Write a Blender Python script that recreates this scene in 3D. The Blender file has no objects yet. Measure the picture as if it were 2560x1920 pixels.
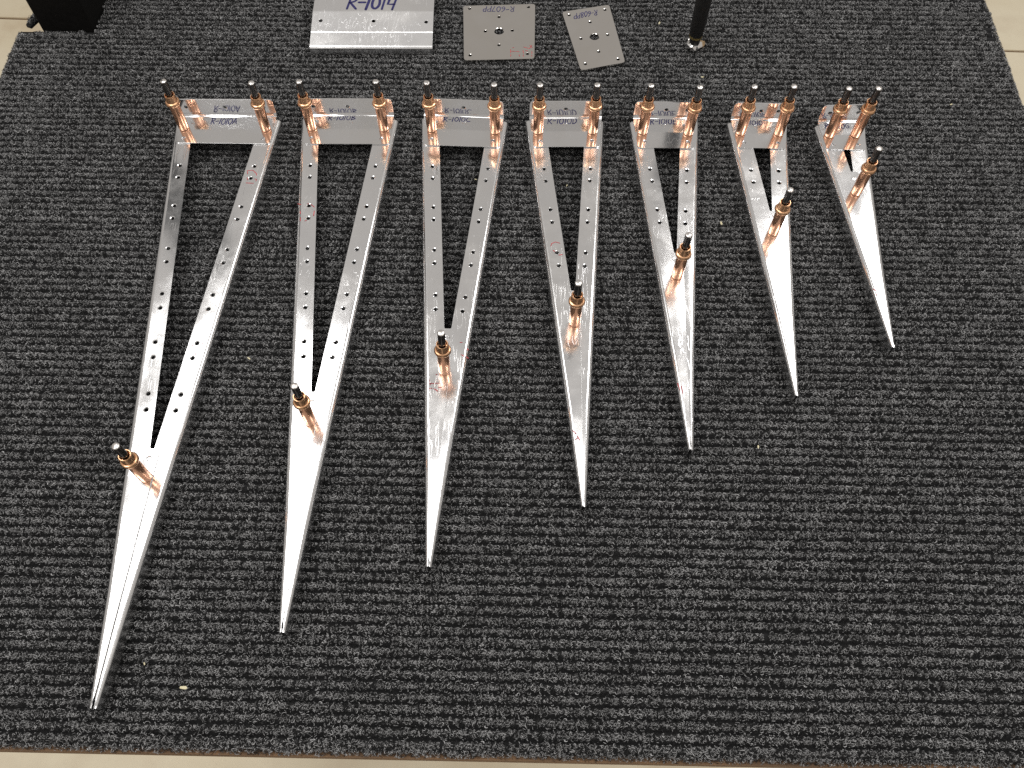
import bpy, bmesh, math, random
import numpy as np
from mathutils import Vector, Matrix
from mathutils.geometry import tessellate_polygon

scene = bpy.context.scene
COL = scene.collection
R = math.radians
TOP = 0.8735          # height of the rib tops' plane minus flange depth: top of the carpet pile (m)
DEP = 13.5            # depth of the rib flanges (mm)


def V(x, y, z=0.0):
    """mm, measured from the plane of the rib tops -> metres in the world"""
    return Vector((x * .001, y * .001, TOP + (z + DEP) * .001))


# ------------------------------------------------------------------ camera
cam_d = bpy.data.cameras.new('camera')
cam_d.sensor_width = 36.0
cam_d.lens = 2147.2 / 2560 * 36
cam_d.clip_start = .01
cam_d.clip_end = 100
cam = bpy.data.objects.new('camera', cam_d)
COL.objects.link(cam)
cam.matrix_world = Matrix.Translation(V(0, 0, 526.0)) @ Matrix.Rotation(R(90 - 61.718), 4, 'X') @ Matrix.Rotation(R(.083), 4, 'Z')
scene.camera = cam

# ------------------------------------------------------------------ light
world = bpy.data.worlds.new('World')
scene.world = world
world.use_nodes = True
bg = world.node_tree.nodes['Background']
bg.inputs[0].default_value = (.98, .92, .86, 1)
bg.inputs[1].default_value = .31


def overhead_light(name, px, py, sx, sy, radiance, rz=0.0, h=1500.0):
    """a flat overhead light panel; (px, py) is the spot on the rib plane in which the camera sees it mirrored"""
    k = (526.0 + h) / 526.0
    d = bpy.data.lights.new(name, 'AREA')
    d.shape = 'RECTANGLE'
    d.size, d.size_y = sx * k * .001, sy * k * .001
    d.energy = radiance * math.pi * d.size * d.size_y
    d.color = (1.0, .985, .97)
    o = bpy.data.objects.new(name, d)
    COL.objects.link(o)
    o.location = V(px * k, py * k, h)
    o.rotation_euler = (0, 0, R(rz))
    return o


overhead_light('overhead_light', -182, 195, 120, 250, 4.6, -6)
overhead_light('overhead_light', 226, 335, 150, 140, 7.0, 14)
overhead_light('overhead_light', 8, 165, 120, 115, 3.4)
# two fill lights added behind the camera, brightening the fasteners and bend lines
overhead_light('overhead_light', -250, -100, 150, 140, 5.0)
overhead_light('overhead_light', 270, -100, 170, 140, 7.5)

scene.view_settings.view_transform = 'Standard'
scene.view_settings.look = 'None'
scene.view_settings.exposure = .38
scene.view_settings.gamma = 1.0
scene.cycles.use_denoising = False
scene.cycles.sample_clamp_indirect = 6.0
scene.cycles.max_bounces = 10
scene.cycles.glossy_bounces = 6
scene.cycles.diffuse_bounces = 3


# ------------------------------------------------------------------ materials
def mat(name):
    m = bpy.data.materials.new(name)
    m.use_nodes = True
    nt = m.node_tree
    b = nt.nodes['Principled BSDF']
    return m, nt, b


def N(nt, t, **kw):
    n = nt.nodes.new(t)
    for k, v in kw.items():
        if k == 'inputs':
            for a, c in v.items():
                n.inputs[a].default_value = c
        else:
            setattr(n, k, v)
    return n


def L(nt, a, b):
    nt.links.new(a, b)


def ramp(nt, src, stops):
    r = N(nt, 'ShaderNodeValToRGB')
    e = r.color_ramp.elements
    while len(e) < len(stops):
        e.new(.5)
    for i, (p, c) in enumerate(stops):
        e[i].position = p
        e[i].color = (c, c, c, 1) if isinstance(c, (int, float)) else (*c, 1)
    L(nt, src, r.inputs[0])
    return r.outputs[0]


def math_n(nt, op, a, b=None):
    n = N(nt, 'ShaderNodeMath', operation=op)
    for i, v in enumerate((a, b)):
        if v is None:
            continue
        if isinstance(v, (int, float)):
            n.inputs[i].default_value = v
        else:
            L(nt, v, n.inputs[i])
    return n.outputs[0]


def noise(nt, vec, scale, detail=3.0, rough=.55, dist=0.0):
    n = N(nt, 'ShaderNodeTexNoise', inputs={'Scale': scale, 'Detail': detail, 'Roughness': rough, 'Distortion': dist})
    if vec is not None:
        L(nt, vec, n.inputs['Vector'])
    return n.outputs['Fac']


def mapping(nt, vec, scale=(1, 1, 1), rot=(0, 0, 0), loc=(0, 0, 0)):
    m = N(nt, 'ShaderNodeMapping')
    m.inputs['Scale'].default_value = scale
    m.inputs['Rotation'].default_value = rot
    m.inputs['Location'].default_value = loc
    L(nt, vec, m.inputs['Vector'])
    return m.outputs[0]


def aluminium(name, base=(.88, .885, .895), rough=(.10, .26), wave=.35, scratch=.5, brushed=.10, haze=0.0):
    m, nt, b = mat(name)
    geo = N(nt, 'ShaderNodeNewGeometry').outputs['Position']
    info = N(nt, 'ShaderNodeObjectInfo').outputs['Random']
    off = N(nt, 'ShaderNodeVectorMath', operation='ADD')
    sc = N(nt, 'ShaderNodeVectorMath', operation='SCALE')
    comb = N(nt, 'ShaderNodeCombineXYZ')
    for i in range(3):
        L(nt, info, comb.inputs[i])
    L(nt, comb.outputs[0], sc.inputs[0])
    sc.inputs['Scale'].default_value = 7.0
    L(nt, geo, off.inputs[0])
    L(nt, sc.outputs[0], off.inputs[1])
    P = off.outputs[0]
    b.inputs['Metallic'].default_value = 1.0
    # smudges: patches of duller metal
    n1 = noise(nt, P, 22, 5, .6, .6)
    n2 = noise(nt, P, 95, 4, .6)
    sm = math_n(nt, 'ADD', math_n(nt, 'MULTIPLY', n1, .72), math_n(nt, 'MULTIPLY', n2, .28))
    rg = ramp(nt, sm, [(.36, rough[0]), (.50, rough[0] * 1.35), (.66, rough[1])])
    # fine scratches: contour lines of stretched noises, kept inside patches
    tot = None
    for i, (rz, s) in enumerate(((.12, (230, 22, 210)), (-.22, (280, 30, 260)), (.75, (190, 60, 190)))):
        nn = noise(nt, mapping(nt, P, s, (0, 0, rz), (i * 3.1, 0, 0)), 1.0, 2, .5)
        ln = ramp(nt, math_n(nt, 'ABSOLUTE', math_n(nt, 'SUBTRACT', nn, .5)), [(0, 1.0), (.012, 0.0)])
        mk = ramp(nt, noise(nt, mapping(nt, P, (1, 1, 1), (0, 0, 0), (i * 1.7, 2.0, 0)), 26, 3), [(.54, 0.0), (.64, 1.0)])
        t = math_n(nt, 'MULTIPLY', ln, mk)
        tot = t if tot is None else math_n(nt, 'MAXIMUM', tot, t)
    tot = math_n(nt, 'MULTIPLY', tot, scratch)
    rr = math_n(nt, 'ADD', rg, math_n(nt, 'MULTIPLY', tot, .35))
    L(nt, rr, b.inputs['Roughness'])
    mix = N(nt, 'ShaderNodeMix', data_type='RGBA')
    mix.inputs[6].default_value = (*base, 1)
    mix.inputs[7].default_value = (base[0] * .93, base[1] * .92, base[2] * .90, 1)
    L(nt, ramp(nt, n1, [(.35, 0.0), (.7, 1.0)]), mix.inputs[0])
    L(nt, mix.outputs[2], b.inputs['Base Color'])
    # dents and rolling waviness, brushed grain, scratch relief
    w = noise(nt, mapping(nt, P, (1, .45, 1)), 17, 2, .5, .3)
    bump1 = N(nt, 'ShaderNodeBump', inputs={'Strength': wave, 'Distance': .0020})
    L(nt, w, bump1.inputs['Height'])
    g = noise(nt, mapping(nt, P, (1800, 90, 90)), 1.0, 2, .5)
    bump2 = N(nt, 'ShaderNodeBump', inputs={'Strength': brushed, 'Distance': .00012})
    L(nt, g, bump2.inputs['Height'])
    L(nt, bump1.outputs[0], bump2.inputs['Normal'])
    bump3 = N(nt, 'ShaderNodeBump', inputs={'Strength': .35, 'Distance': .0002})
    L(nt, tot, bump3.inputs['Height'])
    L(nt, bump2.outputs[0], bump3.inputs['Normal'])
    L(nt, bump3.outputs[0], b.inputs['Normal'])
    # the rolled surface also scatters a wide, soft sheen
    b2 = N(nt, 'ShaderNodeBsdfPrincipled')
    b2.inputs['Metallic'].default_value = 1.0
    b2.inputs['Roughness'].default_value = .42
    L(nt, mix.outputs[2], b2.inputs['Base Color'])
    L(nt, bump2.outputs[0], b2.inputs['Normal'])
    ms = N(nt, 'ShaderNodeMixShader')
    L(nt, ramp(nt, n1, [(.3, haze * .6), (.7, haze)]), ms.inputs[0])
    L(nt, b.outputs[0], ms.inputs[1])
    L(nt, b2.outputs[0], ms.inputs[2])
    L(nt, ms.outputs[0], nt.nodes['Material Output'].inputs['Surface'])
    return m


def metal(name, base, rough, rvar=.08, bump=.05, metallic=1.0, scale=220):
    m, nt, b = mat(name)
    geo = N(nt, 'ShaderNodeNewGeometry').outputs['Position']
    n = noise(nt, geo, scale, 4)
    b.inputs['Metallic'].default_value = metallic
    L(nt, ramp(nt, n, [(.3, max(.02, rough - rvar)), (.7, rough + rvar)]), b.inputs['Roughness'])
    mix = N(nt, 'ShaderNodeMix', data_type='RGBA')
    mix.inputs[6].default_value = (*base, 1)
    mix.inputs[7].default_value = (base[0] * .86, base[1] * .80, base[2] * .76, 1)
    L(nt, ramp(nt, noise(nt, geo, scale * .5, 3), [(.4, 0.0), (.7, 1.0)]), mix.inputs[0])
    L(nt, mix.outputs[2], b.inputs['Base Color'])
    bp = N(nt, 'ShaderNodeBump', inputs={'Strength': bump, 'Distance': .0004})
    L(nt, n, bp.inputs['Height'])
    L(nt, bp.outputs[0], b.inputs['Normal'])
    return m


def ink(name, col):
    m, nt, b = mat(name)
    geo = N(nt, 'ShaderNodeNewGeometry').outputs['Position']
    mix = N(nt, 'ShaderNodeMix', data_type='RGBA')
    mix.inputs[6].default_value = (*col, 1)
    mix.inputs[7].default_value = (*[min(1, c * 2.2 + .03) for c in col], 1)
    L(nt, ramp(nt, noise(nt, geo, 900, 3), [(.45, 0.0), (.75, 1.0)]), mix.inputs[0])
    L(nt, mix.outputs[2], b.inputs['Base Color'])
    b.inputs['Roughness'].default_value = .6
    return m


M = {}
M['rib'] = aluminium('rib_aluminium', rough=(.10, .24), wave=.9, brushed=.03, scratch=.32, haze=.14)
M['bracket'] = aluminium('bracket_aluminium', rough=(.07, .16), wave=.08, scratch=.10, brushed=.02, haze=.06)
M['plate'] = aluminium('plate_aluminium', base=(.74, .72, .69), rough=(.06, .16), wave=.5, scratch=.2, brushed=.03, haze=.06)
M['worn'] = aluminium('worn_aluminium', rough=(.16, .34), wave=.7, scratch=1.0, brushed=.05, haze=.4)
M['copper'] = metal('copper', (1.0, .57, .37), .30, .05, .0)
M['copper_collar'] = metal('copper_collar', (1.0, .60, .35), .28, .05, .0)
M['steel'] = metal('dark_steel', (.17, .165, .16), .22, .06, .0)
M['bare_steel'] = metal('bare_steel', (.82, .81, .79), .30, .06, .1, scale=900)
M['blue_ink'] = ink('blue_ink', (.008, .007, .075))
M['red_ink'] = ink('red_ink', (.34, .02, .03))


def matte(name, stops, scale, rough=.8, bump=.2, dist=.002, stretch=(1, 1, 1)):
    m, nt, b = mat(name)
    geo = N(nt, 'ShaderNodeNewGeometry').outputs['Position']
    P = mapping(nt, geo, stretch)
    n = noise(nt, P, scale, 6, .6)
    L(nt, ramp(nt, n, stops), b.inputs['Base Color'])
    b.inputs['Roughness'].default_value = rough
    bp = N(nt, 'ShaderNodeBump', inputs={'Strength': bump, 'Distance': dist})
    L(nt, n, bp.inputs['Height'])
    L(nt, bp.outputs[0], b.inputs['Normal'])
    return m


M['carpet_base'] = matte('carpet_backing', [(.3, (.004, .004, .0045)), (.7, (.012, .012, .0125))], 700, .95, .6, .0008)
M['plywood'] = matte('plywood_edge', [(.3, (.07, .038, .018)), (.55, (.20, .11, .05)), (.75, (.05, .026, .012))], 16, .7, .3, .0006, (1, 1, 26))
M['floor'] = matte('pale_floor', [(.28, (.66, .53, .36)), (.42, (.84, .74, .54)), (.55, (.90, .81, .61)), (.66, (.80, .70, .52)), (.74, (.55, .43, .29))], 3.2, .55, .12, .002)
M['joint'] = matte('floor_joint', [(.3, (.20, .13, .08)), (.7, (.30, .20, .12))], 60)
M['black_paint'] = matte('black_paint', [(.3, (.0035, .0033, .003)), (.7, (.007, .0065, .006))], 300, .75, .25, .0003)
M['black_paint'].node_tree.nodes['Principled BSDF'].inputs['Specular IOR Level'].default_value = .12
M['black_rubber'] = matte('black_rubber', [(.3, (.006, .006, .006)), (.7, (.012, .011, .010))], 200, .5, .1, .0002)
M['timber'] = matte('timber', [(.3, (.38, .24, .12)), (.7, (.52, .36, .19))], 20, .7, .2, .0005, (1, 1, .1))
M['brass'] = metal('brass', (.92, .72, .30), .15)
M['silver'] = metal('bright_metal', (.93, .93, .92), .12, .05)
M['chip'] = matte('pale_chip', [(.3, (.62, .55, .33)), (.7, (.80, .74, .52))], 600, .7)
M['crumb'] = matte('tan_crumb', [(.3, (.20, .13, .07)), (.7, (.42, .30, .17))], 500, .9, .6, .001)


def pile_material():
    m, nt, b = mat('carpet_fibre')
    at = N(nt, 'ShaderNodeAttribute', attribute_name='tone')
    geo = N(nt, 'ShaderNodeNewGeometry').outputs['Position']
    big = ramp(nt, noise(nt, mapping(nt, geo, (1, 2.2, 1)), 42, 4, .6), [(.3, .72), (.7, 1.22)])
    t = math_n(nt, 'MULTIPLY', at.outputs['Fac'], big)
    L(nt, t, b.inputs['Base Color'])
    b.inputs['Roughness'].default_value = .75
    return m


M['pile'] = pile_material()


# ------------------------------------------------------------------ helpers
def tag(o, label=None, cat=None, group=None, kind=None):
    for k, v in (('label', label), ('category', cat), ('group', group), ('kind', kind)):
        if v:
            o[k] = v
    return o


def empty(name, loc):
    o = bpy.data.objects.new(name, None)
    o.empty_display_size = .01
    COL.objects.link(o)
    o.location = loc
    return o


class MB:
    """collects world-space points and faces, links them as one mesh object"""

    def __init__(self):
        self.v, self.f, self.s, self.key = [], [], [], {}

    def pt(self, p):
        k = (round(p[0], 7), round(p[1], 7), round(p[2], 7))
        if k not in self.key:
            self.key[k] = len(self.v)
            self.v.append(Vector(p))
        return self.key[k]

    def face(self, pts, smooth=False, out=None):
        ids = [self.pt(p) for p in pts]
        if len(set(ids)) < 3:
            return
        if out is not None:
            n = Vector((0, 0, 0))
            c = [self.v[i] for i in ids]
            for a, b2 in zip(c, c[1:] + c[:1]):
                n += (a - c[0]).cross(b2 - c[0])
            if n.dot(Vector(out)) < 0:
                ids.reverse()
        self.f.append(ids)
        self.s.append(smooth)

    def poly(self, outer, holes, fn, out):
        """flat polygon with holes; fn maps 2-D (mm) to 3-D"""
        loops = [[Vector((a, b2, 0)) for a, b2 in lp] for lp in [outer] + holes]
        flat = [p for lp in loops for p in lp]
        for tri in tessellate_polygon(loops):
            self.face([fn(flat[i][0], flat[i][1]) for i in tri], False, out)

    def box(self, a, b2):
        (x0, y0, z0), (x1, y1, z1) = a, b2
        c = [Vector((x, y, z)) for z in (z0, z1) for y in (y0, y1) for x in (x0, x1)]
        for q, o in (((0, 1, 3, 2), (0, 0, -1)), ((4, 5, 7, 6), (0, 0, 1)), ((0, 1, 5, 4), (0, -1, 0)), ((2, 3, 7, 6), (0, 1, 0)), ((0, 2, 6, 4), (-1, 0, 0)), ((1, 3, 7, 5), (1, 0, 0))):
            self.face([c[i] for i in q], False, o)

    def build(self, name, m, parent=None, origin=None, thick=0.0, bevel=0.0):
        org = Vector(origin) if origin is not None else Vector((0, 0, 0))
        me = bpy.data.meshes.new(name)
        me.from_pydata([tuple(p - org) for p in self.v], [], self.f)
        me.polygons.foreach_set('use_smooth', self.s)
        me.materials.append(m)
        me.update()
        o = bpy.data.objects.new(name, me)
        COL.objects.link(o)
        if parent is not None:
            o.parent = parent
            o.location = org - parent_world(parent)
        else:
            o.location = org
        if thick:
            md = o.modifiers.new('sheet', 'SOLIDIFY')
            md.thickness = thick
            md.offset = -1
            md = o.modifiers.new('deburr', 'BEVEL')
            md.width = .00042
            md.segments = 3
            md.limit_method = 'ANGLE'
            md.angle_limit = R(55)
        if bevel:
            md = o.modifiers.new('edge', 'BEVEL')
            md.width = bevel
            md.segments = 2
        return o


def parent_world(o):
    p = Vector((0, 0, 0))
    while o is not None:
        p += o.location
        o = o.parent
    return p


def ring(cx, cy, r, n=12):
    return [(cx + r * math.cos(2 * math.pi * i / n), cy + r * math.sin(2 * math.pi * i / n)) for i in range(n)]


def hole_rim(mb, cx, cy, r0, r1, dz, fn, out, n=12):
    """the pressed, deburred edge of a drilled hole"""
    a, b2 = ring(cx, cy, r0, n), ring(cx, cy, r1, n)
    for i in range(n):
        j = (i + 1) % n
        mb.face([fn(*a[i]), fn(*a[j]), fn(*b2[j], dz), fn(*b2[i], dz)], False, out)


def lathe(name, prof, m, seg=32, smooth_deg=40):
    bm = bmesh.new()
    rows = []
    for r, zz in prof:
        rows.append([bm.verts.new((r * math.cos(2 * math.pi * i / seg), r * math.sin(2 * math.pi * i / seg), zz)) for i in range(seg)] if r > 1e-9 else [bm.verts.new((0, 0, zz))])
    for a, b2 in zip(rows, rows[1:]):
        for i in range(seg):
            j = (i + 1) % seg
            q = [a[i % len(a)], a[j % len(a)], b2[j % len(b2)], b2[i % len(b2)]]
            u = []
            for w in q:
                if w not in u:
                    u.append(w)
            if len(u) > 2:
                bm.faces.new(u).smooth = True
    me = bpy.data.meshes.new(name)
    bm.normal_update()
    bm.to_mesh(me)
    bm.free()
    me.set_sharp_from_angle(angle=R(smooth_deg))
    me.materials.append(m)
    return me


def ribbon(mb, pts, w, fn):
    """a flat pen stroke of width w (mm) through 2-D points; rounded by little end caps"""
    P = [Vector(q) for q in pts]
    sides = []
    for i, p in enumerate(P):
        d = (P[min(i + 1, len(P) - 1)] - P[max(i - 1, 0)])
        d = d.normalized() if d.length > 1e-6 else Vector((1, 0))
        n = Vector((-d.y, d.x)) * (w / 2)
        sides.append((p + n, p - n))
    for (a, b2), (c, d) in zip(sides, sides[1:]):
        mb.face([fn(*a), fn(*b2), fn(*d), fn(*c)], False, (0, 0, 1))
    for i, s in ((0, -1), (-1, 1)):
        p = P[i]
        mb.face([fn(*q) for q in ring(p.x, p.y, w * .48, 8)], False, (0, 0, 1))


def smooth_path(pts, n=5):
    if len(pts) < 3:
        return pts
    out = []
    q = [pts[0]] + list(pts) + [pts[-1]]
    for i in range(1, len(q) - 2):
        for k in range(n):
            t = k / n
            out.append(tuple(.5 * ((2 * q[i][j]) + (-q[i - 1][j] + q[i + 1][j]) * t + (2 * q[i - 1][j] - 5 * q[i][j] + 4 * q[i + 1][j] - q[i + 2][j]) * t * t + (-q[i - 1][j] + 3 * q[i][j] - 3 * q[i + 1][j] + q[i + 2][j]) * t ** 3) for j in (0, 1)))
    out.append(pts[-1])
    return out


GLYPH = {   # pen strokes in a 0..1 box: (advance, strokes); 's' = drawn straight
    'R': (.72, [[(.10, 0), (.14, 1.0)], [(.02, .92), (.30, 1.02), (.52, .84), (.40, .60), (.13, .50)], [(.22, .50), (.60, .02)]]),
    '-': (.50, [[(.04, .48), (.40, .52)]]),
    '1': (.34, [[(.10, 0), (.18, .98)]]),
    '0': (.66, [[(.30, .98), (.08, .70), (.10, .20), (.34, .02), (.54, .30), (.52, .78), (.30, .98)]]),
    'A': (.74, [[(.02, 0), (.34, 1.0)], [(.34, 1.0), (.58, 0)], [(.06, .34), (.60, .36)]]),
    'B': (.70, [[(.10, 0), (.14, 1.0)], [(.10, 1.0), (.48, .84), (.16, .54)], [(.16, .54), (.56, .32), (.06, .0)]]),
    'C': (.70, [[(.58, .84), (.34, .98), (.06, .52), (.22, .06), (.60, .08)]]),
    'D': (.76, [[(.12, 0), (.14, .98)], [(.04, .98), (.52, .84), (.60, .36), (.34, .04), (.06, .0)]]),
    'E': (.66, [[(.10, 0), (.12, .98)], [(.10, .98), (.54, 1.0)], [(.10, .52), (.46, .54)], [(.10, .02), (.56, .0)]]),
    'F': (.62, [[(.10, 0), (.12, .98)], [(.10, .98), (.56, 1.0)], [(.10, .54), (.44, .56)]]),
    'G': (.74, [[(.56, .86), (.32, 1.0), (.06, .5), (.28, .02), (.56, .16), (.56, .46), (.34, .46)]]),
    '4': (.66, [[(.12, 1.0), (.06, .46), (.50, .44)], [(.52, 1.0), (.40, 0)]]),
    '6': (.62, [[(.46, .98), (.14, .60), (.10, .18), (.34, .02), (.52, .26), (.34, .48), (.12, .32)]]),
    '7': (.60, [[(.06, .96), (.52, .98)], [(.52, .98), (.22, 0)]]),
    '8': (.62, [[(.46, .84), (.26, 1.0), (.12, .76), (.44, .40), (.40, .08), (.16, .04), (.10, .28), (.42, .64), (.46, .84)]]),
    'P': (.62, [[(.10, 0), (.14, 1.0)], [(.10, .96), (.46, .96), (.48, .58), (.14, .46)]]),
}


def handwriting(text, origin, ux, uy, width, height, pen, zz, name, m, parent, seed=0, zfn=None):
    """felt-pen lettering as thin strokes; ux, uy are the writing's axes on the sheet"""
    rnd = random.Random(seed)
    adv = sum(GLYPH[c][0] for c in text)
    s = width / adv
    mb = MB()
    x = 0.0
    ux, uy = Vector(ux), Vector(uy)
    o = Vector(origin)
    for c in text:
        a, strokes = GLYPH[c]
        dy, sx = rnd.uniform(-.06, .06), rnd.uniform(.92, 1.06)
        for st in strokes:
            curved = len(st) > 3 or (len(st) == 3 and c in 'B')
            st2 = [(px + rnd.uniform(-.025, .025), py + dy + rnd.uniform(-.03, .03)) for px, py in st]
            if curved:
                st2 = smooth_path(st2)
            pts = [o + ux * ((x + px * sx) * s + .10 * py * s) + uy * (py * height) for px, py in st2]
            ribbon(mb, [(q.x, q.y) for q in pts], pen * rnd.uniform(.85, 1.12), lambda a2, b2: V(a2, b2, (zfn(a2, b2) if zfn else zz)))
        x += a
    return mb.build(name, m, parent, parent_world(parent))


def ink_marks(strokes, pen, zz, parent, name='red_stamp'):
    far = [st for st in strokes if abs(st[0][1] - strokes[0][0][1]) > 40]
    if far:                                   # stamps well apart are marks of their own
        ink_marks(far, pen, zz, parent, name)
        strokes = [st for st in strokes if st not in far]
    mb = MB()
    for i, st in enumerate(strokes):
        ribbon(mb, st, pen, lambda a, b2: V(a, b2, zz(b2) if callable(zz) else zz))
    return mb.build(name, M['red_ink'], parent, parent_world(parent))


# ------------------------------------------------------------------ floor
YAW = R(-2.6)
floor = MB()
floor.box((-6, -5, -.10), (6, 7, -.006))
floor_o = tag(floor.build('floor', M['joint']), kind='structure')
fl = MB
c, s = math.cos(YAW), math.sin(YAW)
for (x0, x1, y0, y1) in ((-6, 2.4, -5, 1.704), (2.408, 6, -5, 1.704), (-6, 2.4, 1.712, 7), (2.408, 6, 1.712, 7)):
    mb = MB()
    mb.box((x0, y0, -.006), (x1, y1, 0.0))
    mb.v = [Vector((p.x * c - p.y * s, p.x * s + p.y * c, p.z)) for p in mb.v]
    mb.build('floor_slab', M['floor'], floor_o, (0, 0, 0), bevel=.0015)

# ------------------------------------------------------------------ workbench, carpet
BY = R(-1.0)
cb, sb = math.cos(BY), math.sin(BY)


def BV(x, y, z):
    """bench coordinates (mm, z from the pile's top) -> world"""
    return V(x * cb - y * sb, x * sb + y * cb, z - DEP)


XL, XR, YF, YB, YN, XN = -463.0, 432.0, 47.5, 815.0, 650.0, -394.0
bench = tag(empty('workbench', BV(0, 400, 0) * 1.0), 'plywood workbench top covered with dark ribbed carpet', 'workbench')
bench.location.z = 0
bl = bench.location


def prism(outline, z0, z1):
    mb = MB()
    mb.poly(outline, [], lambda a, b2: BV(a, b2, z1), (0, 0, 1))
    mb.poly(outline, [], lambda a, b2: BV(a, b2, z0), (0, 0, -1))
    n = len(outline)
    cx = sum(p[0] for p in outline) / n
    cy = sum(p[1] for p in outline) / n
    area = sum(a[0] * b2[1] - b2[0] * a[1] for a, b2 in zip(outline, outline[1:] + outline[:1]))
    for a, b2 in zip(outline, outline[1:] + outline[:1]):
        d = Vector((b2[1] - a[1], a[0] - b2[0], 0)) * (1 if area > 0 else -1)
        mb.face([BV(*a, z0), BV(*b2, z0), BV(*b2, z1), BV(*a, z1)], False, d)
    return mb


for ply, (za, zb, inset) in enumerate(((-10.0, -6.2, 0.0), (-14.0, -10.0, .35), (-18.0, -14.0, .1), (-24.2, -18.0, .4))):
    ol = [(XL + 3 + inset, YF - 3.6 + inset), (XR - 3 - inset, YF - 3.6 + inset), (XR - 3 - inset, YB), (XN, YB), (XN, YN - 4), (XL + 3 + inset, YN - 4)]
    prism(ol, za, zb).build('ply_layer', M['plywood'], bench, bl)
for x, y in ((XL + 90, YF + 190), (XR - 90, YF + 190), (XL + 120, YB - 60), (XR - 70, YB - 60)):
    prism([(x - 35, y - 35), (x + 35, y - 35), (x + 35, y + 35), (x - 35, y + 35)], -TOP * 1000 + .0, -24.2).build('leg', M['timber'], bench, bl)

PITCH = 6.6
carpet = MB()
PROF = 10


def ridge(t):
    return -1.9 - 3.2 * abs(2 * t) ** 2.6


rows = []
y = YF
k = 0
while y < YB:
    rows.append((k, y + PITCH / 2))
    for q in range(PROF):
        t0, t1 = q / PROF - .5, (q + 1) / PROF - .5
        ya, yb = y + PITCH * q / PROF, y + PITCH * (q + 1) / PROF
        za, zb = ridge(t0), ridge(t1)
        x0 = XL if ya < YN else XN
        nx = 12
        for i in range(nx):
            a, b2 = x0 + (XR - x0) * i / nx, x0 + (XR - x0) * (i + 1) / nx
            carpet.face([BV(a, ya, za), BV(b2, ya, za), BV(b2, yb, zb), BV(a, yb, zb)], True, (0, 0, 1))
    y += PITCH
    k += 1
for (xa, ya), (xb, yb), o in (((XL, YF), (XR, YF), (0, -1, 0)), ((XR, YF), (XR, YB), (1, 0, 0)), ((XL, YF), (XL, YN), (-1, 0, 0)), ((XL, YN), (XN, YN), (0, 1, 0)), ((XN, YN), (XN, YB), (-1, 0, 0))):
    carpet.face([BV(xa, ya, -5.0), BV(xb, yb, -5.0), BV(xb, yb, -6.15), BV(xa, ya, -6.15)], False, o)
carpet_o = tag(carpet.build('carpet', M['carpet_base'], None, bl), kind='structure')
carpet_o.name = 'carpet'


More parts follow.
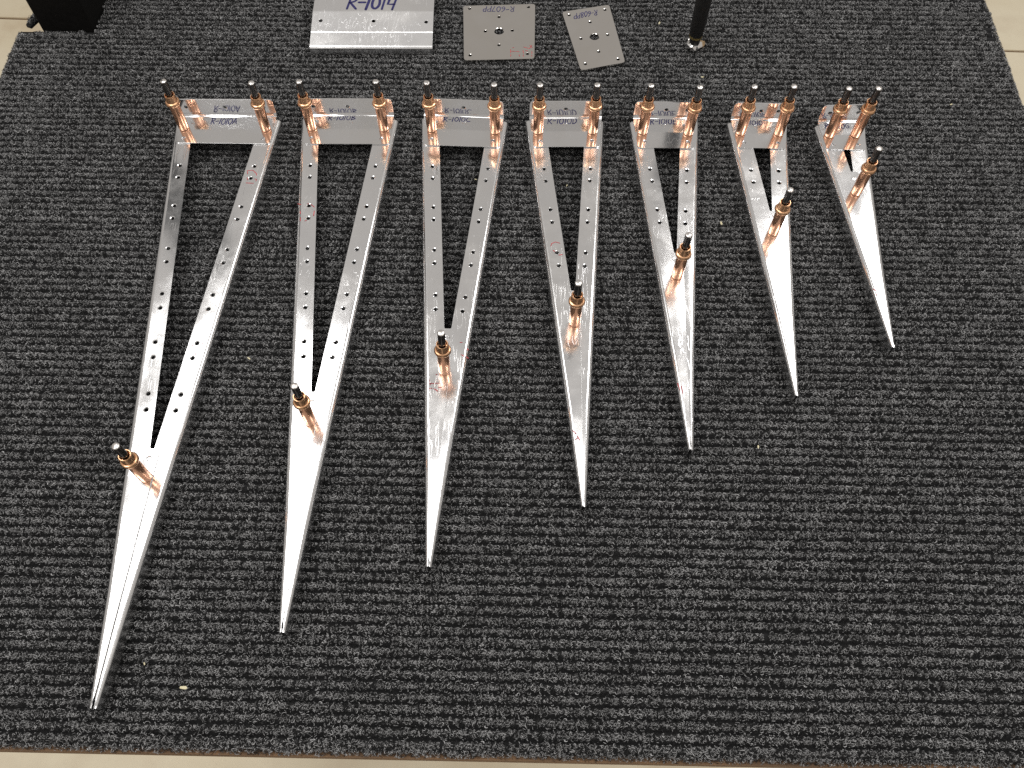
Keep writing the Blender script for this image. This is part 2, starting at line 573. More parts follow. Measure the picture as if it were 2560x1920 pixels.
def pile_patch(seed, length=50.0, count=760, amp=1.0):
    """one run of looped fibres along a carpet rib (mm -> m), x along the rib"""
    r = np.random.RandomState(seed)
    n = count
    K = 8
    x0 = r.uniform(-length / 2, length / 2, n)
    # loops gather in tufts
    tuft = r.uniform(-length / 2, length / 2, 26)
    pull = tuft[np.abs(x0[:, None] - tuft[None]).argmin(1)]
    x0 = x0 + (pull - x0) * r.uniform(0, .35, n)
    yy = r.normal(0, 1.3, n).clip(-2.75, 2.75)
    z0 = -1.9 - 3.2 * np.abs(2 * yy / PITCH) ** 2.6 - .25
    rad = r.uniform(.42, 1.0, n) * amp
    az = r.uniform(0, 2 * np.pi, n)
    tilt = r.uniform(-.9, .9, n)
    span = r.uniform(3.2, 6.0, n)
    st = r.uniform(-2.3, -.9, n)
    t = np.linspace(0, 1, K)
    th = st[:, None] + span[:, None] * t[None]
    stray = r.rand(n) < .07
    rad = np.where(stray, rad * 1.7, rad)
    u = rad[:, None] * np.cos(th)
    w = rad[:, None] * np.sin(th) * r.uniform(.75, 1.2, n)[:, None]
    drift = r.normal(0, .5, n)[:, None] * t[None]
    px = u * np.cos(az)[:, None] - (w * np.sin(tilt)[:, None] + drift) * np.sin(az)[:, None]
    py = u * np.sin(az)[:, None] + (w * np.sin(tilt)[:, None] + drift) * np.cos(az)[:, None]
    pz = w * np.cos(tilt)[:, None] + rad[:, None] * .85 + t[None] * r.uniform(-.3, .4, n)[:, None]
    P = np.stack([x0[:, None] + px, yy[:, None] + py * .8, z0[:, None] + pz], 2)
    low = P[:, :, 2] < z0[:, None] - .3
    P[:, :, 2] = np.where(low, z0[:, None] - .3, P[:, :, 2])
    T = np.gradient(P, axis=1)
    T /= np.linalg.norm(T, axis=2, keepdims=True) + 1e-9
    ref = r.normal(size=(n, 1, 3))
    A = np.cross(T, ref)
    A /= np.linalg.norm(A, axis=2, keepdims=True) + 1e-9
    B = np.cross(T, A)
    pale = r.rand(n) < .36
    fr = np.where(pale, r.uniform(.12, .21, n), r.uniform(.08, .15, n))
    taper = np.array([.8, 1, 1, 1, 1, 1, .9, .5])
    vs = []
    for q in range(3):
        ang = 2 * np.pi * q / 3
        vs.append(P + (A * math.cos(ang) + B * math.sin(ang)) * (fr[:, None] * taper[None])[:, :, None])
    VV = np.stack(vs, 2).reshape(-1, 3) * .001            # n,K,3 -> verts
    base = (np.arange(n) * K * 3)[:, None, None]
    kk = (np.arange(K - 1) * 3)[None, :, None]
    q = np.arange(3)[None, None, :]
    q2 = (np.arange(3)[None, None, :] + 1) % 3
    F = np.stack([base + kk + q, base + kk + q2, base + kk + 3 + q2, base + kk + 3 + q], 3).reshape(-1, 4)
    near = np.abs(x0[:, None] - tuft[None]).argmin(1)
    tf = r.uniform(.85, 1.15, 26)[near]
    tone = r.uniform(.008, .03, n)
    tone = np.where(pale, r.uniform(.15, .56, n), tone) * tf
    tone = np.where(r.rand(n) < .05, r.uniform(.4, .62, n), tone)
    me = bpy.data.meshes.new('fibre_run')
    me.from_pydata(VV.tolist(), [], F.tolist())
    me.polygons.foreach_set('use_smooth', [True] * len(F))
    at = me.attributes.new('tone', 'FLOAT', 'POINT')
    at.data.foreach_set('value', np.repeat(tone, K * 3).astype(np.float32))
    me.materials.append(M['pile'])
    return me


NVAR = 10
variants = [bpy.data.objects.new('fibre_run', pile_patch(100 + i)) for i in range(NVAR)]
hp, hr, hs = [], [], []
rnd = random.Random(5)
for k, yc in rows:
    x0 = XL if yc < YN else XN
    x = x0 + 24.5 - rnd.uniform(0, 24)
    while x < XR + 10:
        xx = min(max(x, x0 + 24.5), XR - 24.5)
        hp.append(BV(xx, yc + rnd.uniform(-.1, .1), rnd.uniform(-.15, .25)))
        hr.append(BY + (math.pi if rnd.random() < .5 else 0) + rnd.uniform(-.006, .006))
        hs.append(rnd.uniform(.92, 1.06))
        x += 48.5
def fringe(xa, ya, xb, yb, z):
    n = max(1, int(math.hypot(xb - xa, yb - ya) / 46))
    for i in range(n):
        t = (i + .5) / n
        hp.append(BV(xa + (xb - xa) * t, ya + (yb - ya) * t, z + rnd.uniform(-.3, .3)))
        hr.append(BY + math.atan2(yb - ya, xb - xa) + (math.pi if rnd.random() < .5 else 0) + rnd.uniform(-.02, .02))
        hs.append(rnd.uniform(.92, 1.06))


fringe(XL, YF - .2, XR, YF - .2, -2.4)       # loose fibres along the cut edges
fringe(XL - .2, YF, XL - .2, YN, -1.4)
fringe(XR + .2, YF, XR + .2, YB, -1.4)
fringe(XL + 2, YN - .2, XN, YN - .2, -1.2)
hm = bpy.data.meshes.new('carpet_pile')
hm.from_pydata([tuple(p - bl) for p in hp], [], [])
for nm, dat in (('rz', hr), ('sc', hs)):
    at = hm.attributes.new(nm, 'FLOAT', 'POINT')
    at.data.foreach_set('value', dat)
at = hm.attributes.new('pick', 'INT', 'POINT')
at.data.foreach_set('value', [rnd.randrange(NVAR) for _ in hp])
pile = bpy.data.objects.new('carpet_pile', hm)
COL.objects.link(pile)
pile.parent = carpet_o
pile['kind'] = 'stuff'
gn = bpy.data.node_groups.new('lay_fibres', 'GeometryNodeTree')
gn.interface.new_socket('Geometry', in_out='INPUT', socket_type='NodeSocketGeometry')
gn.interface.new_socket('Geometry', in_out='OUTPUT', socket_type='NodeSocketGeometry')
gi, go = gn.nodes.new('NodeGroupInput'), gn.nodes.new('NodeGroupOutput')
iop = gn.nodes.new('GeometryNodeInstanceOnPoints')
jn = gn.nodes.new('GeometryNodeJoinGeometry')
for o in variants:
    oi = gn.nodes.new('GeometryNodeObjectInfo')
    oi.inputs['Object'].default_value = o
    oi.inputs['As Instance'].default_value = True
    gn.links.new(oi.outputs['Geometry'], jn.inputs[0])


def nattr(nm, ty):
    n = gn.nodes.new('GeometryNodeInputNamedAttribute')
    n.data_type = ty
    n.inputs['Name'].default_value = nm
    return n.outputs['Attribute']


cx = gn.nodes.new('ShaderNodeCombineXYZ')
gn.links.new(nattr('rz', 'FLOAT'), cx.inputs['Z'])
gn.links.new(gi.outputs[0], iop.inputs['Points'])
gn.links.new(jn.outputs[0], iop.inputs['Instance'])
iop.inputs['Pick Instance'].default_value = True
gn.links.new(nattr('pick', 'INT'), iop.inputs['Instance Index'])
e2r = gn.nodes.new('FunctionNodeEulerToRotation')
gn.links.new(cx.outputs[0], e2r.inputs[0])
gn.links.new(e2r.outputs[0], iop.inputs['Rotation'])
gn.links.new(nattr('sc', 'FLOAT'), iop.inputs['Scale'])
gn.links.new(iop.outputs[0], go.inputs[0])
pile.modifiers.new('fibres', 'NODES').node_group = gn

# frayed end of the carpet by the post
tuft = bpy.data.meshes.new('x')
bpy.data.meshes.remove(tuft)
tuft = bpy.data.objects.new('frayed_tuft', pile_patch(77, 16.0, 420, 1.25))
COL.objects.link(tuft)
tuft.parent = carpet_o
tuft.location = BV(-456, 668, 1.0) - bl
tuft.rotation_euler = (0, 0, R(78))
tuft['kind'] = 'stuff'
mb = MB()
mb.poly([(-461, 659), (-456, 657), (-452, 666), (-449, 676), (-452, 680), (-457, 676), (-460, 668)], [], lambda a, b2: BV(a, b2, -1.8), (0, 0, 1))
mb.build('frayed_backing', M['carpet_base'], carpet_o, bl, thick=.003)

# ------------------------------------------------------------------ black post in the notch
post = MB()
ol = [(-443.5, YN + 1.5), (-395.5, YN + 1.5), (-395.5, YN + 50), (-443.5, YN + 50)]
post = prism(ol, -TOP * 1000, 420)
tag(post.build('post', M['black_paint'], None, BV(-420, YN + 25, 0), bevel=.002), 'square matt black post rising beside the carpeted bench', 'post')

# ------------------------------------------------------------------ ribs
RIBS = {
    'A': {'lo': [-0.07739, -239.26], 'rl': 530.9, 'tip': 69.8, 'ro': [0.10301, -247.69], 'rr': 532.4, 'li': [-0.07955, -223.33], 'apex': 233.6, 'ri': [0.10185, -263.24], 'br': [[-275.7, 506.1], [-198.5, 505.0], [-196.6, 537.0], [-278.8, 537.2]], 'bh': [[-269.9, 511.2], [-204.5, 510.4]], 'hl': [[-267.8, 482.6], [-266.9, 470.2], [-264.5, 441.2], [-263.6, 428.8], [-261.5, 399.9], [-260.4, 387.4], [-258.2, 358.4], [-257.1, 345.9], [-254.9, 316.8], [-253.9, 304.3], [-251.5, 275.2], [-250.4, 262.8]], 'hr': [[-207.8, 482.1], [-209.0, 469.7], [-212.1, 440.6], [-213.4, 428.2], [-216.4, 399.2], [-217.6, 386.8], [-220.7, 357.7], [-222.0, 345.3], [-225.0, 316.2], [-226.2, 303.9], [-229.1, 274.8], [-230.4, 262.5]], 'ah': [-240.9, 226.5], 'cl': [[-271.2, 522.2, 0.3, 0.1], [-203.6, 521.3, 1.2, -0.8], [-240.1, 212.9, -0.2, 0.4]]},
    'B': {'lo': [-0.08467, -130.91], 'rl': 534.4, 'tip': 113.2, 'ro': [0.09933, -147.97], 'rr': 532.6, 'li': [-0.08716, -114.76], 'apex': 276.5, 'ri': [0.09661, -163.37], 'br': [[-170.9, 505.1], [-101.0, 504.9], [-98.9, 537.8], [-173.7, 538.0]], 'bh': [[-165.2, 511.6], [-107.5, 510.9]], 'hl': [[-162.9, 482.8], [-161.9, 470.6], [-159.2, 441.6], [-158.3, 429.1], [-155.7, 400.1], [-154.6, 387.6], [-152.0, 358.7], [-151.1, 346.5], [-148.6, 317.4], [-147.6, 304.9]], 'hr': [[-110.3, 482.4], [-111.5, 470.1], [-114.2, 441.0], [-115.4, 428.7], [-118.1, 399.4], [-119.3, 387.3], [-122.0, 358.3], [-123.4, 346.0], [-126.0, 317.1], [-127.3, 304.7]], 'ah': [-137.7, 268.7], 'cl': [[-165.8, 522.4, 0.2, -0.5], [-106.1, 521.5, 0.0, 0.5], [-136.7, 253.7, -0.3, 1.3]]},
    'C': {'lo': [-0.05855, -44.92], 'rl': 534.3, 'tip': 153.7, 'ro': [0.12367, -69.17], 'rr': 530.7, 'li': [-0.06062, -28.93], 'apex': 328.4, 'ri': [0.1202, -83.41], 'br': [[-72.3, 504.0], [-10.5, 501.6], [-7.1, 535.1], [-73.6, 538.7]], 'bh': [[-66.1, 510.3], [-16.0, 508.5]], 'hl': [[-64.4, 482.0], [-63.7, 469.4], [-61.7, 440.1], [-61.0, 427.8], [-59.3, 398.7], [-58.5, 386.3], [-56.5, 357.5], [-55.8, 345.1]], 'hr': [[-19.6, 479.9], [-21.1, 467.5], [-24.7, 438.5], [-26.1, 426.2], [-29.6, 397.1], [-31.0, 385.0], [-34.5, 356.1], [-36.2, 343.8]], 'ah': None, 'cl': [[-66.4, 520.9, -0.1, -0.1], [-14.3, 518.6, 0.1, 0.3], [-47.3, 293.1, 1.1, 1.0]]},
    'D': {'lo': [-0.10086, 64.38], 'rl': 531.8, 'tip': 193.6, 'ro': [0.08339, 32.11], 'rr': 532.0, 'li': [-0.09883, 79.16], 'apex': 361.4, 'ri': [0.08345, 16.54], 'br': [[17.2, 502.2], [71.2, 502.3], [74.2, 535.7], [14.2, 535.4]], 'bh': [[22.7, 508.1], [65.3, 508.7]], 'hl': [[25.6, 479.5], [26.7, 467.0], [29.8, 437.9], [30.9, 425.5], [33.9, 396.4], [35.1, 384.3]], 'hr': [[62.9, 480.0], [61.9, 467.5], [59.4, 438.2], [58.3, 425.9], [55.8, 396.7], [54.7, 384.3]], 'ah': None, 'cl': [[21.2, 518.7, 0.3, -0.0], [66.1, 518.8, -0.3, -0.0], [45.2, 333.0, -0.5, 0.6]]},
    'E': {'lo': [-0.06985, 134.39], 'rl': 530.9, 'tip': 233.7, 'ro': [0.11259, 95.61], 'rr': 531.0, 'li': [-0.06932, 150.18], 'apex': 396.1, 'ri': [0.1139, 79.65], 'br': [[102.3, 501.3], [149.0, 500.9], [153.6, 534.4], [100.7, 535.3]], 'bh': [[108.5, 508.1], [143.7, 507.6]], 'hl': [[110.7, 479.5], [111.6, 466.8], [113.4, 437.8], [114.3, 425.4]], 'hr': [[140.5, 478.5], [139.0, 465.9], [135.5, 437.0], [134.1, 424.7]], 'ah': [122.6, 389.4], 'cl': [[107.3, 518.6, 0.2, -0.3], [144.8, 517.4, 0.3, -0.7], [122.8, 374.4, 0.1, -0.1]]},
    'F': {'lo': [-0.06585, 213.7], 'rl': 530.0, 'tip': 274.7, 'ro': [0.11755, 166.64], 'rr': 529.7, 'li': [-0.06613, 229.88], 'apex': 436.7, 'ri': [0.11654, 152.0], 'br': [[183.8, 501.5], [222.4, 500.5], [228.4, 533.2], [181.9, 534.1]], 'bh': [[189.6, 507.1], [217.3, 506.6]], 'hl': [[191.8, 478.6], [192.2, 466.0]], 'hr': [[214.1, 478.1], [212.6, 465.7]], 'ah': [201.5, 430.3], 'cl': [[188.0, 517.9, -0.7, -0.7], [219.3, 517.0, -1.4, 0.6], [200.5, 415.4, -0.9, -0.4]]},
    'G': {'lo': [-0.09195, 299.41], 'rl': 526.8, 'tip': 313.7, 'ro': [0.0907, 245.42], 'rr': 524.4, 'li': [-0.08182, 310.72], 'apex': 476.9, 'ri': [0.08072, 235.23], 'br': [[256.3, 499.9], [287.6, 499.2], [292.5, 532.4], [253.7, 531.2]], 'bh': [[262.4, 504.9], [282.4, 504.7]], 'hl': [], 'hr': [], 'ah': [272.9, 469.6], 'cl': [[260.7, 515.2, -0.6, 0.4], [282.0, 515.3, 1.0, 0.4], [271.4, 454.8, -0.0, -0.1]]},
}
TEXT = {'A': [[-250.6, 526.4], [-228.4, 526.4], [-251.7, 533.1]], 'B': [[-153.8, 531.5], [-130.5, 531.5], [-154.4, 536.4]], 'C': [[-57.8, 529.9], [-34.8, 529.9], [-58.0, 534.7]], 'D': [[28.7, 527.7], [54.1, 527.7], [28.9, 534.0]], 'E': [[114.1, 527.3], [136.6, 527.3], [114.6, 533.2]], 'F': [[189.3, 526.3], [211.5, 526.4], [189.9, 531.3]], 'G': [[258.3, 522.9], [279.0, 522.9], [259.2, 528.3]]}
RED = {'AR': [[[-212.1, 473.9], [-212.6, 477.3], [-208.3, 477.7], [-204.8, 473.9], [-204.6, 472.4]], [[-211.8, 470.1], [-211.1, 467.5]], [[-205.5, 468.6], [-204.0, 468.3], [-204.3, 466.4]], [[-211.8, 464.5], [-206.0, 464.1]], [[-227.9, 314.5], [-227.1, 311.3]], [[-225.2, 308.2], [-224.0, 306.7]], [[-221.2, 316.6], [-220.2, 313.4]], [[-230.6, 306.3], [-230.1, 305.9]], [[-225.7, 306.1], [-224.1, 307.2]]], 'BL': [[[-168.1, 443.1], [-165.5, 442.4]], [[-165.3, 436.1], [-164.9, 433.0]], [[-164.5, 429.8], [-164.1, 426.1]], [[-157.6, 442.4], [-154.8, 439.9]], [[-154.4, 436.1], [-154.4, 431.1]], [[-160.7, 426.1], [-159.3, 426.7]], [[-160.6, 443.1], [-159.2, 443.3]]], 'CL': [[[-57.9, 286.2], [-57.6, 284.5]], [[-57.5, 283.3], [-54.3, 283.3]], [[-53.3, 283.5], [-50.8, 283.6]], [[-57.0, 282.2], [-56.3, 283.9]], [[-51.1, 279.9], [-48.6, 280.5]], [[-57.6, 279.3], [-55.6, 279.6]], [[-54.6, 279.2], [-53.1, 278.8], [-51.5, 277.1]], [[-53.1, 290.5], [-52.3, 290.2]]], 'CR': [[[-36.1, 307.0], [-34.0, 305.8]], [[-32.7, 305.5], [-30.9, 304.0]], [[-31.9, 312.0], [-31.1, 310.8]], [[-37.2, 317.1], [-35.6, 317.1]]], 'DL': [[[29.4, 402.3], [30.1, 404.7], [33.1, 406.2], [36.4, 405.0]], [[31.0, 398.2], [32.4, 397.2]], [[35.2, 393.8], [38.0, 394.3]], [[41.1, 247.5], [43.2, 244.8]], [[44.0, 243.3], [45.5, 240.4]], [[42.3, 240.4], [44.2, 241.8]]], 'EL': [[[115.2, 283.8], [116.4, 278.5]], [[117.5, 281.6], [118.3, 275.4]]], 'GL': [[[267.1, 363.4], [269.4, 361.3]], [[268.3, 358.8], [270.7, 356.3]]], 'P': [[[-1.7, 630.4], [-1.6, 626.0]], [[-1.6, 623.8], [-1.6, 621.6]], [[-0.9, 628.2], [2.5, 628.0]], [[3.3, 627.9], [6.0, 627.7]], [[6.0, 623.8], [6.3, 621.7]], [[9.8, 633.7], [12.9, 632.6], [15.2, 631.5], [17.5, 635.9]], [[15.6, 635.9], [17.8, 632.6]], [[9.4, 629.3], [9.8, 625.5]], [[9.6, 623.8], [9.8, 621.7]], [[11.7, 629.3], [13.6, 628.5]], [[17.4, 628.2], [17.4, 624.9]], [[17.2, 623.3], [17.4, 621.7]], [[-0.1, 632.6], [1.4, 633.0]]]}
SHEET = .8


def line(c, yy):
    return c[0] * yy + c[1]


def rib_half(d, side, zr, zt_, root):
    """one tapered channel: flat web, rounded bend and flange; side -1 = outer edge to the left"""
    lo, inner = (d['lo'], d['li']) if side < 0 else (d['ro'], d['ri'])
    yr = d['rl'] if side < 0 else d['rr']
    yt, ya = d['tip'], d['apex']
    mid_tip = .5 * (line(d['lo'], yt) + line(d['ro'], yt))
    n = Vector((side, -side * lo[0])).normalized()          # outward, in plan
    rad = lambda yy: 1.7 + 1.7 * max(0.0, min(1.0, (yy - yt) / 70.0))     # bend eases out towards the rear
    E = lambda yy: Vector((line(lo, yy), yy)) - n * rad(yy)
    stations = [yr, yr - 1.2, yr - 3.5, yr - 60, .5 * (yr + yt), yt + 70, yt + 5, yt + 2, yt]
    depth = [-7.5, -10.5, -13.5, -13.5, -13.5, -13.5, -13.5, -13.4, -12.6]
    Z = lambda yy: zr + (zt_ - zr) * (yr - yy) / (yr - yt)      # the lower half dips under the upper one
    mb = MB()
    edge = [E(q) for q in stations]
    # outline: down the outer edge, across the tip, back up the inner edge
    out = [(p.x, p.y) for p in edge]
    tipx = edge[-1].x + side * .55
    slit = 6.5 + (hash_(d['tip']) * 4.0)
    inn = [(tipx, yt), (mid_tip - side * .05, yt + slit)]
    tx = line(inner, ya) - side * 6.6
    inn += [(tx - side * .0, ya - 2.4), (tx + side * .7, ya - .7), (tx + side * 2.2, ya - .1)]
    inn += [(line(inner, ya) - side * .4, ya), (line(inner, ya + 1.2), ya + 1.2), (line(inner, yr - .3), yr - .3)]
    outline = out + inn
    hs_ = d['hl'] if side < 0 else d['hr']
    hs_ = [tuple(q) for q in hs_]
    if side < 0:
        hs_ = hs_ + [tuple(d['ah'])]
    fn = lambda a, b2, dz=0.0: V(a, b2, Z(b2) + dz)
    rims = [ring(*q, 2.05) for q in hs_]
    mb.poly(outline, rims, fn, (0, 0, 1))
    for q in hs_:
        hole_rim(mb, q[0], q[1], 2.05, 1.45, -.40, fn, (0, 0, 1))
    SEG = 9
    for i in range(len(stations) - 1):
        a, b2 = edge[i], edge[i + 1]
        for q in range(SEG):
            t0, t1 = math.pi / 2 * q / SEG, math.pi / 2 * (q + 1) / SEG
            ra, rb = rad(stations[i]), rad(stations[i + 1])
            pt = lambda e, t, r: V(e.x + n.x * r * math.sin(t), e.y + n.y * r * math.sin(t), Z(e.y) - r * (1 - math.cos(t)))
            mb.face([pt(a, t0, ra), pt(a, t1, ra), pt(b2, t1, rb), pt(b2, t0, rb)], True, (n.x, n.y, 1))
        fo = lambda e, zz, r: V(e.x + n.x * r, e.y + n.y * r, zz)
        mb.face([fo(a, Z(a.y) - ra, ra), fo(a, depth[i], ra), fo(b2, depth[i + 1], rb), fo(b2, Z(b2.y) - rb, rb)], False, (n.x, n.y, 0))
    return mb.build('rib_half', M['rib'], root, parent_world(root), thick=SHEET * .001)


def hash_(v):
    return (math.sin(v * 12.9898) * 43758.5453) % 1.0


def bracket(d, root):
    F0, F1, R1, R0 = [Vector(q) for q in d['br']]
    T = 1.0
    rb = 2.6
    dirv = Vector((-(R1 - R0).y, (R1 - R0).x)).normalized()
    r0, r1 = R0 - dirv * rb, R1 - dirv * rb
    ln = (R1 - R0).length
    ax = (R1 - R0) / ln
    mb = MB()
    rc = 3.2
    # plate with rounded front corners
    def corner(p, a, b2, r, k=5):
        da, db = (a - p).normalized(), (b2 - p).normalized()
        s0, s1 = p + da * r, p + db * r
        return [tuple((1 - t) ** 2 * s0 + 2 * t * (1 - t) * p + t * t * s1) for t in [i / k for i in range(k + 1)]]
    ol = [tuple(r0)] + corner(F0, r0, F1, rc) + corner(F1, F0, r1, rc) + [tuple(r1)]
    fn = lambda a, b2, dz=0.0: V(a, b2, T + dz)
    hs_ = [tuple(q) for q in d['bh']]
    mb.poly(ol, [ring(*q, 1.75) for q in hs_], fn, (0, 0, 1))
    for q in hs_:
        hole_rim(mb, q[0], q[1], 1.75, 1.5, -.2, fn, (0, 0, 1))
    SEG = 9
    for q in range(SEG):
        t0, t1 = math.pi / 2 * q / SEG, math.pi / 2 * (q + 1) / SEG
        def pt(e, t):
            w = e + dirv * rb * math.sin(t)
            return V(w.x, w.y, T + rb * (1 - math.cos(t)))
        mb.face([pt(r0, t0), pt(r1, t0), pt(r1, t1), pt(r0, t1)], True, (-dirv.x, -dirv.y, 1))
    HT = T + 16.6
    ff = lambda u, zz, dz=0.0: V(R0.x + ax.x * u + dirv.x * -dz, R0.y + ax.y * u - dirv.y * dz, zz)
    zb = T + rb
    ol = [(0.0, zb)] + [(ln, zb)] + corner(Vector((ln, HT)), Vector((ln, zb)), Vector((0, HT)), 4.0) + corner(Vector((0, HT)), Vector((ln, HT)), Vector((0, zb)), 4.0)
    e = min(9.0, ln * .2)
    hz = T + 8.3
    hh = [(e, hz), (ln * .5, hz), (ln - e, hz)]
    mb.poly(ol, [ring(*q, 1.9) for q in hh], ff, (-dirv.x, -dirv.y, 0))
    for q in hh:
        hole_rim(mb, q[0], q[1], 1.9, 1.5, -.3, ff, (-dirv.x, -dirv.y, .1))
    return mb.build('attach_bracket', M['bracket'], root, parent_world(root), thick=.00096)


ME_BODY = lathe('fastener', [(0, .25), (3.3, .25), (3.45, .9), (4.0, 1.2), (4.12, 1.6), (4.12, 25.8), (3.9, 26.2)], M['copper'])
ME_COLLAR = lathe('collar', [(4.0, 25.7), (4.6, 26.0), (5.45, 26.7), (5.78, 27.5), (5.78, 28.4), (5.3, 29.0), (5.25, 29.4), (4.5, 29.7), (4.22, 30.3), (4.18, 35.5), (3.95, 35.95), (3.45, 35.95), (3.2, 35.6), (3.1, 32.5), (2.5, 32.4)], M['copper_collar'])
ME_PLUNGER = lathe('plunger', [(2.55, 31.5), (2.55, 49.2), (2.45, 49.4)], M['steel'])
ME_TIP = lathe('tip', [(2.46, 49.38), (2.3, 49.75), (1.9, 50.0), (0, 50.05)], M['bare_steel'])
for me in (ME_BODY, ME_COLLAR, ME_PLUNGER, ME_TIP):
    for v in me.vertices:
        v.co *= .001


def fastener(b, zz, root):
    x, yy, dx, dy = b
    rw = parent_world(root)
    o = bpy.data.objects.new('spring_fastener', ME_BODY)
    COL.objects.link(o)
    o.parent = root
    o.location = V(x, yy, zz) - rw
    o.rotation_euler = Vector((dx, dy, 50.0)).to_track_quat('Z', 'Y').to_euler()
    for nm, me in (('collar', ME_COLLAR), ('plunger', ME_PLUNGER), ('tip', ME_TIP)):
        q = bpy.data.objects.new(nm, me)
        COL.objects.link(q)
        q.parent = o
    return o


ORDER = ['longest', 'second longest', 'third longest', 'middle-sized', 'third shortest', 'second shortest', 'shortest']
EXTRA = {
    'A': 'longest tapered aluminium rib, handwritten R-1010A, six hole pairs down each arm',
    'B': 'long tapered aluminium rib, handwritten R-1010B, five hole pairs down each arm',
    'C': 'scratched tapered aluminium rib, handwritten R-1010C, four hole pairs down each arm',
    'D': 'tapered aluminium rib, handwritten R-1010D, three hole pairs down each arm',
    'E': 'tapered aluminium rib, handwritten R-1010E, two hole pairs down each arm',
    'F': 'short tapered aluminium rib, one hole pair down each arm, narrow slot',
    'G': 'shortest tapered aluminium rib, tiny slot and no hole pairs, three copper fasteners close together',
}
for i, k in enumerate('ABCDEFG'):
    d = RIBS[k]
    if d['ah'] is None:
        xm = .5 * (line(d['li'], d['apex']) + line(d['ri'], d['apex']))
        d['ah'] = [xm, d['apex'] - 7.4]
    ym = .5 * (d['rl'] + d['tip'])
    root = empty('tapered_rib', V(.5 * (line(d['lo'], ym) + line(d['ro'], ym)), ym, -DEP))
    tag(root, EXTRA[k], 'rib', 'tapered ribs laid out in order of length')
    lh = rib_half(d, -1, 0.0, 0.0, root)
    rh = rib_half(d, 1, -.04, -1.3, root)
    bk = bracket(d, root)
    for j, b in enumerate(d['cl']):
        fastener(b, 1.0 if j < 2 else 0.0, root)
    p0, p1, p2 = [Vector(q) for q in TEXT[k]]
    handwriting('R-1010' + k, p0, (p1 - p0).normalized(), Vector((0, 1)), (p1 - p0).length, abs(p2.y - p0.y), .74, 1.05, 'handwriting', M['blue_ink'], bk, seed=i)
    if k + 'L' in RED:
        ink_marks(RED[k + 'L'], .62, .05, lh)
    if k + 'R' in RED:
        ink_marks(RED[k + 'R'], .62, lambda q, d=d: .02 - 1.26 * (d['rr'] - q) / (d['rr'] - d['tip']), rh)

# ------------------------------------------------------------------ flat plates behind the ribs
def rounded(pts, r, k=5):
    out = []
    n = len(pts)
    for i in range(n):
        p, a, b2 = Vector(pts[i]), Vector(pts[i - 1]), Vector(pts[(i + 1) % n])
        da, db = (a - p).normalized(), (b2 - p).normalized()
        s0, s1 = p + da * r, p + db * r
        out += [tuple((1 - t) ** 2 * s0 + 2 * t * (1 - t) * p + t * t * s1) for t in [j / k for j in range(k + 1)]]
    return out


def flat_plate(corners, holes, big, label, text, t0, tx, ty, w, h, seed, marks=None):
    zt = -DEP + 2.2
    cx = sum(c2[0] for c2 in corners) / 4
    cy = sum(c2[1] for c2 in corners) / 4
    root = tag(empty('drilled_plate', V(cx, cy, -DEP)), label, 'plate')
    mb = MB()
    fn = lambda a, b2, dz=0.0: V(a, b2, zt + dz)
    rims = [ring(*q, 1.75) for q in holes] + [ring(*big, 4.6, 24)]
    mb.poly(rounded(corners, 3.0), rims, fn, (0, 0, 1))
    for q in holes:
        hole_rim(mb, *q, 1.75, 1.4, -.3, fn, (0, 0, 1))
    hole_rim(mb, *big, 4.6, 4.1, -.5, fn, (0, 0, 1), 24)
    sh = mb.build('sheet', M['plate'], root, parent_world(root), thick=.0016)
    handwriting(text, t0, tx, ty, w, h, .7, zt + .05, 'handwriting', M['blue_ink'], sh, seed)
    if marks:
        ink_marks(marks, .55, zt + .05, sh)
    return root


flat_plate([(-43.2, 616.6), (19.6, 618.8), (21.1, 691.6), (-45.9, 688.7)],
           [(-40.0, 685.1), (14.8, 687.4), (-37.9, 623.2), (13.4, 625.2), (-12.5, 673.8), (-24.8, 654.5), (-.2, 655.6), (-12.2, 636.4)], (-12.3, 654.6),
           'squarish drilled aluminium plate with blue R-607PP and red stamp marks', 'R-607PP', (2.0, 687.6), Vector((-1, 0)), Vector((0, -1)), 29.5, 7.0, 31, RED['P'])
a8 = Vector((-.973, -.232))
flat_plate([(60.4, 604.2), (100.3, 614.4), (90.0, 690.7), (45.8, 680.6)],
           [(52.4, 676.5), (85.8, 683.8), (64.8, 612.4), (94.3, 618.4), (71.3, 667.0), (62.1, 644.9), (86.6, 650.0), (77.4, 628.1)], (74.4, 647.5),
           'narrow drilled aluminium plate lying askew with blue R-608PP lettering', 'R-608PP', (78.8, 683.4), a8, Vector((.0, -1)), 22.6, 7.0, 32)

# bent plate marked R-1014: flat rear, faces sloping to the front, small front lip
root = tag(empty('bent_plate', V(-126, 660, -DEP)), 'scratched bent aluminium plate with thick blue R-1014 lettering and three holes', 'bent plate')
YP = [(626.5, 6.2), (627.3, 7.2), (628.8, 7.7), (641.8, 10.0), (642.8, 9.75), (643.8, 10.3), (665.4, 13.9), (666.6, 14.05), (699, 14.3), (700.5, 13.6), (701, 12)]
XA, XB = -181.0, -71.5


def zp(yy):
    for (ya, za), (yb, zb) in zip(YP, YP[1:]):
        if ya <= yy <= yb:
            return za + (zb - za) * (yy - ya) / (yb - ya)
    return YP[-1][1]


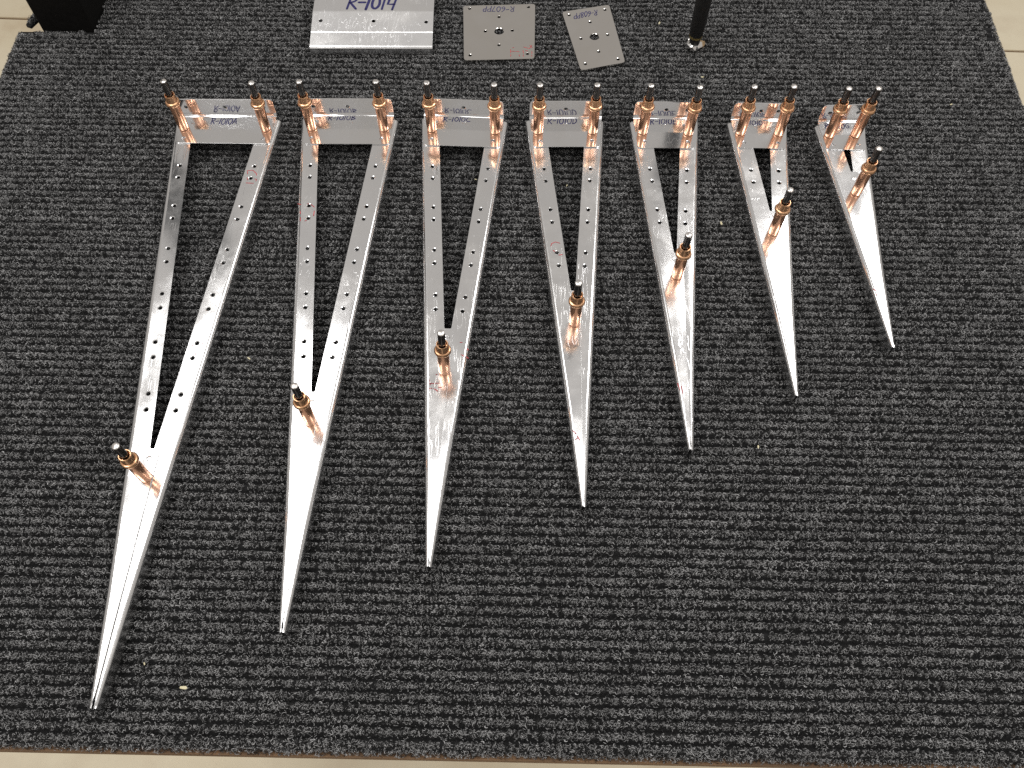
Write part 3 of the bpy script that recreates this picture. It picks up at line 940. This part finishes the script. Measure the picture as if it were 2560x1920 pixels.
mb = MB()
pz = lambda a, b2, dz=0.0: V(a, b2, zp(b2) - DEP + dz)
for i, ((ya, za), (yb, zb)) in enumerate(zip(YP, YP[1:])):
    hs_ = [(-173.2, 656.0), (-125.4, 655.6), (-77.9, 654.6)] if ya < 655 < yb else []
    mb.poly([(XA, ya), (XB, ya), (XB, yb), (XA, yb)], [ring(*q, 2.0) for q in hs_], pz, (0, 0, 1))
    for q in hs_:
        hole_rim(mb, *q, 2.0, 1.6, -.4, pz, (0, 0, 1))
mb.face([V(XA, 626.5, 6.2 - DEP), V(XB, 626.5, 6.2 - DEP), V(XB, 626.5, 1.2 - DEP), V(XA, 626.5, 1.2 - DEP)], False, (0, -1, 0))
mb.face([V(XA, 626.5, 1.2 - DEP), V(XB, 626.5, 1.2 - DEP), V(XB - 2, 626.5, .1 - DEP), V(XA + 2, 626.5, .1 - DEP)], False, (0, -1, 0))
mb.face([V(XA, 701, 12 - DEP), V(XB, 701, 12 - DEP), V(XB, 701, 0 - DEP), V(XA, 701, 0 - DEP)], False, (0, 1, 0))
sh = mb.build('sheet', M['worn'], root, parent_world(root), thick=.001)
handwriting('R-1014', (-151.5, 669.5), Vector((1, -.02)), Vector((0, 1)), 45.5, 16.0, 2.3, 0, 'handwriting', M['blue_ink'], sh, 40, zfn=lambda a, b2: zp(b2) - DEP + .06)

# ------------------------------------------------------------------ black rod standing on the carpet
rod = tag(empty('black_rod', V(163.4, 636.4, -DEP)), 'upright black rod with a brass ring and bright faceted foot', 'rod')


def mm_lathe(nm, prof, m, seg=28, deg=35):
    me = lathe(nm, prof, m, seg, deg)
    for v in me.vertices:
        v.co *= .001
    return me


def add(nm, me, parent, loc=(0, 0, 0), rot=(0, 0, 0)):
    o = bpy.data.objects.new(nm, me)
    COL.objects.link(o)
    o.parent = parent
    o.location = loc
    o.rotation_euler = rot
    return o


add('shaft', mm_lathe('shaft', [(0, 13.2), (5.4, 13.2), (6.0, 14.5), (6.5, 26), (7.0, 60), (7.2, 240), (0, 240)], M['black_rubber']), rod)
add('ring', mm_lathe('ring', [(5.0, 11.6), (5.8, 11.7), (6.0, 12.5), (5.8, 13.3), (5.0, 13.4)], M['brass']), rod)
add('neck', mm_lathe('neck', [(0, 3.4), (4.2, 3.4), (5.0, 4.2), (5.2, 11.7), (0, 11.8)], M['black_rubber'], 7, 10), rod)
ft = bmesh.new()
bmesh.ops.create_icosphere(ft, subdivisions=1, radius=.0042)
fme = bpy.data.meshes.new('facet')
ft.to_mesh(fme)
ft.free()
fme.materials.append(M['silver'])
for q in range(5):
    a = 2 * math.pi * q / 5 + .9
    add('facet', fme, rod, (.0044 * math.cos(a), .0044 * math.sin(a), .0030), (a, a * 2, a * .7))

# ------------------------------------------------------------------ crumbs and chips on the carpet
CHIPS = [(-196.0, 83.2, 4.2, 'largest pale wood chip, lying between the two longest ribs near their tips'),
         (-222.6, 97.1, 2.0, 'small pale chip close beside the tip of the longest rib'),
         (165.7, 434.6, 3.2, 'pale sliver between the rib marked R-1010E and the next shorter rib'),
         (-29.7, 479.8, 2.2, 'pale chip in the slot of the rib marked R-1010C'),
         (44.4, 473.5, 2.2, 'pale chip in the slot of the rib marked R-1010D'),
         (167.7, 597.8, 2.8, 'pale curl on open carpet in front of the black rod'),
         (135.2, 667.6, 2.8, 'pale shaving on the carpet behind the narrow askew plate'),
         (379.2, 565.1, 2.4, 'pale fleck on open carpet beyond the shortest rib'),
         (-190.5, 310.7, 2.6, 'pale chip beside the arms of the longest rib, midway along'),
         (168.9, 241.3, 2.4, 'pale fleck on open carpet past the tip of the R-1010E rib')]
for i, (x, yy, size, lab) in enumerate(CHIPS):
    r2 = random.Random(i + 60)
    bm = bmesh.new()
    bmesh.ops.create_icosphere(bm, subdivisions=1, radius=1.0)
    for v in bm.verts:
        v.co = Vector((v.co.x * size * .62, v.co.y * size * .26, v.co.z * size * .16)) * r2.uniform(.7, 1.25)
        v.co.z += .06 * v.co.x ** 2
        v.co *= .001
    me = bpy.data.meshes.new('chip')
    bm.to_mesh(me)
    bm.free()
    me.materials.append(M['chip'])
    o = add('chip', me, None, V(x, yy, -DEP + .6), (r2.uniform(-.3, .3), r2.uniform(-.3, .3), r2.uniform(0, 3.1)))
    tag(o, lab, 'chip', 'pale chips scattered on the carpet')
bm = bmesh.new()
bmesh.ops.create_icosphere(bm, subdivisions=2, radius=1.0)
r2 = random.Random(9)
for v in bm.verts:
    v.co = Vector((v.co.x * 3.2, v.co.y * 4.2, v.co.z * 2.2)) * r2.uniform(.6, 1.2) * .001
me = bpy.data.meshes.new('crumb')
bm.to_mesh(me)
bm.free()
me.materials.append(M['crumb'])
tag(add('crumb', me, None, V(171.3, 639.0, -DEP + 1.2)), 'tan fluffy crumb lying against the foot of the black rod', 'crumb')
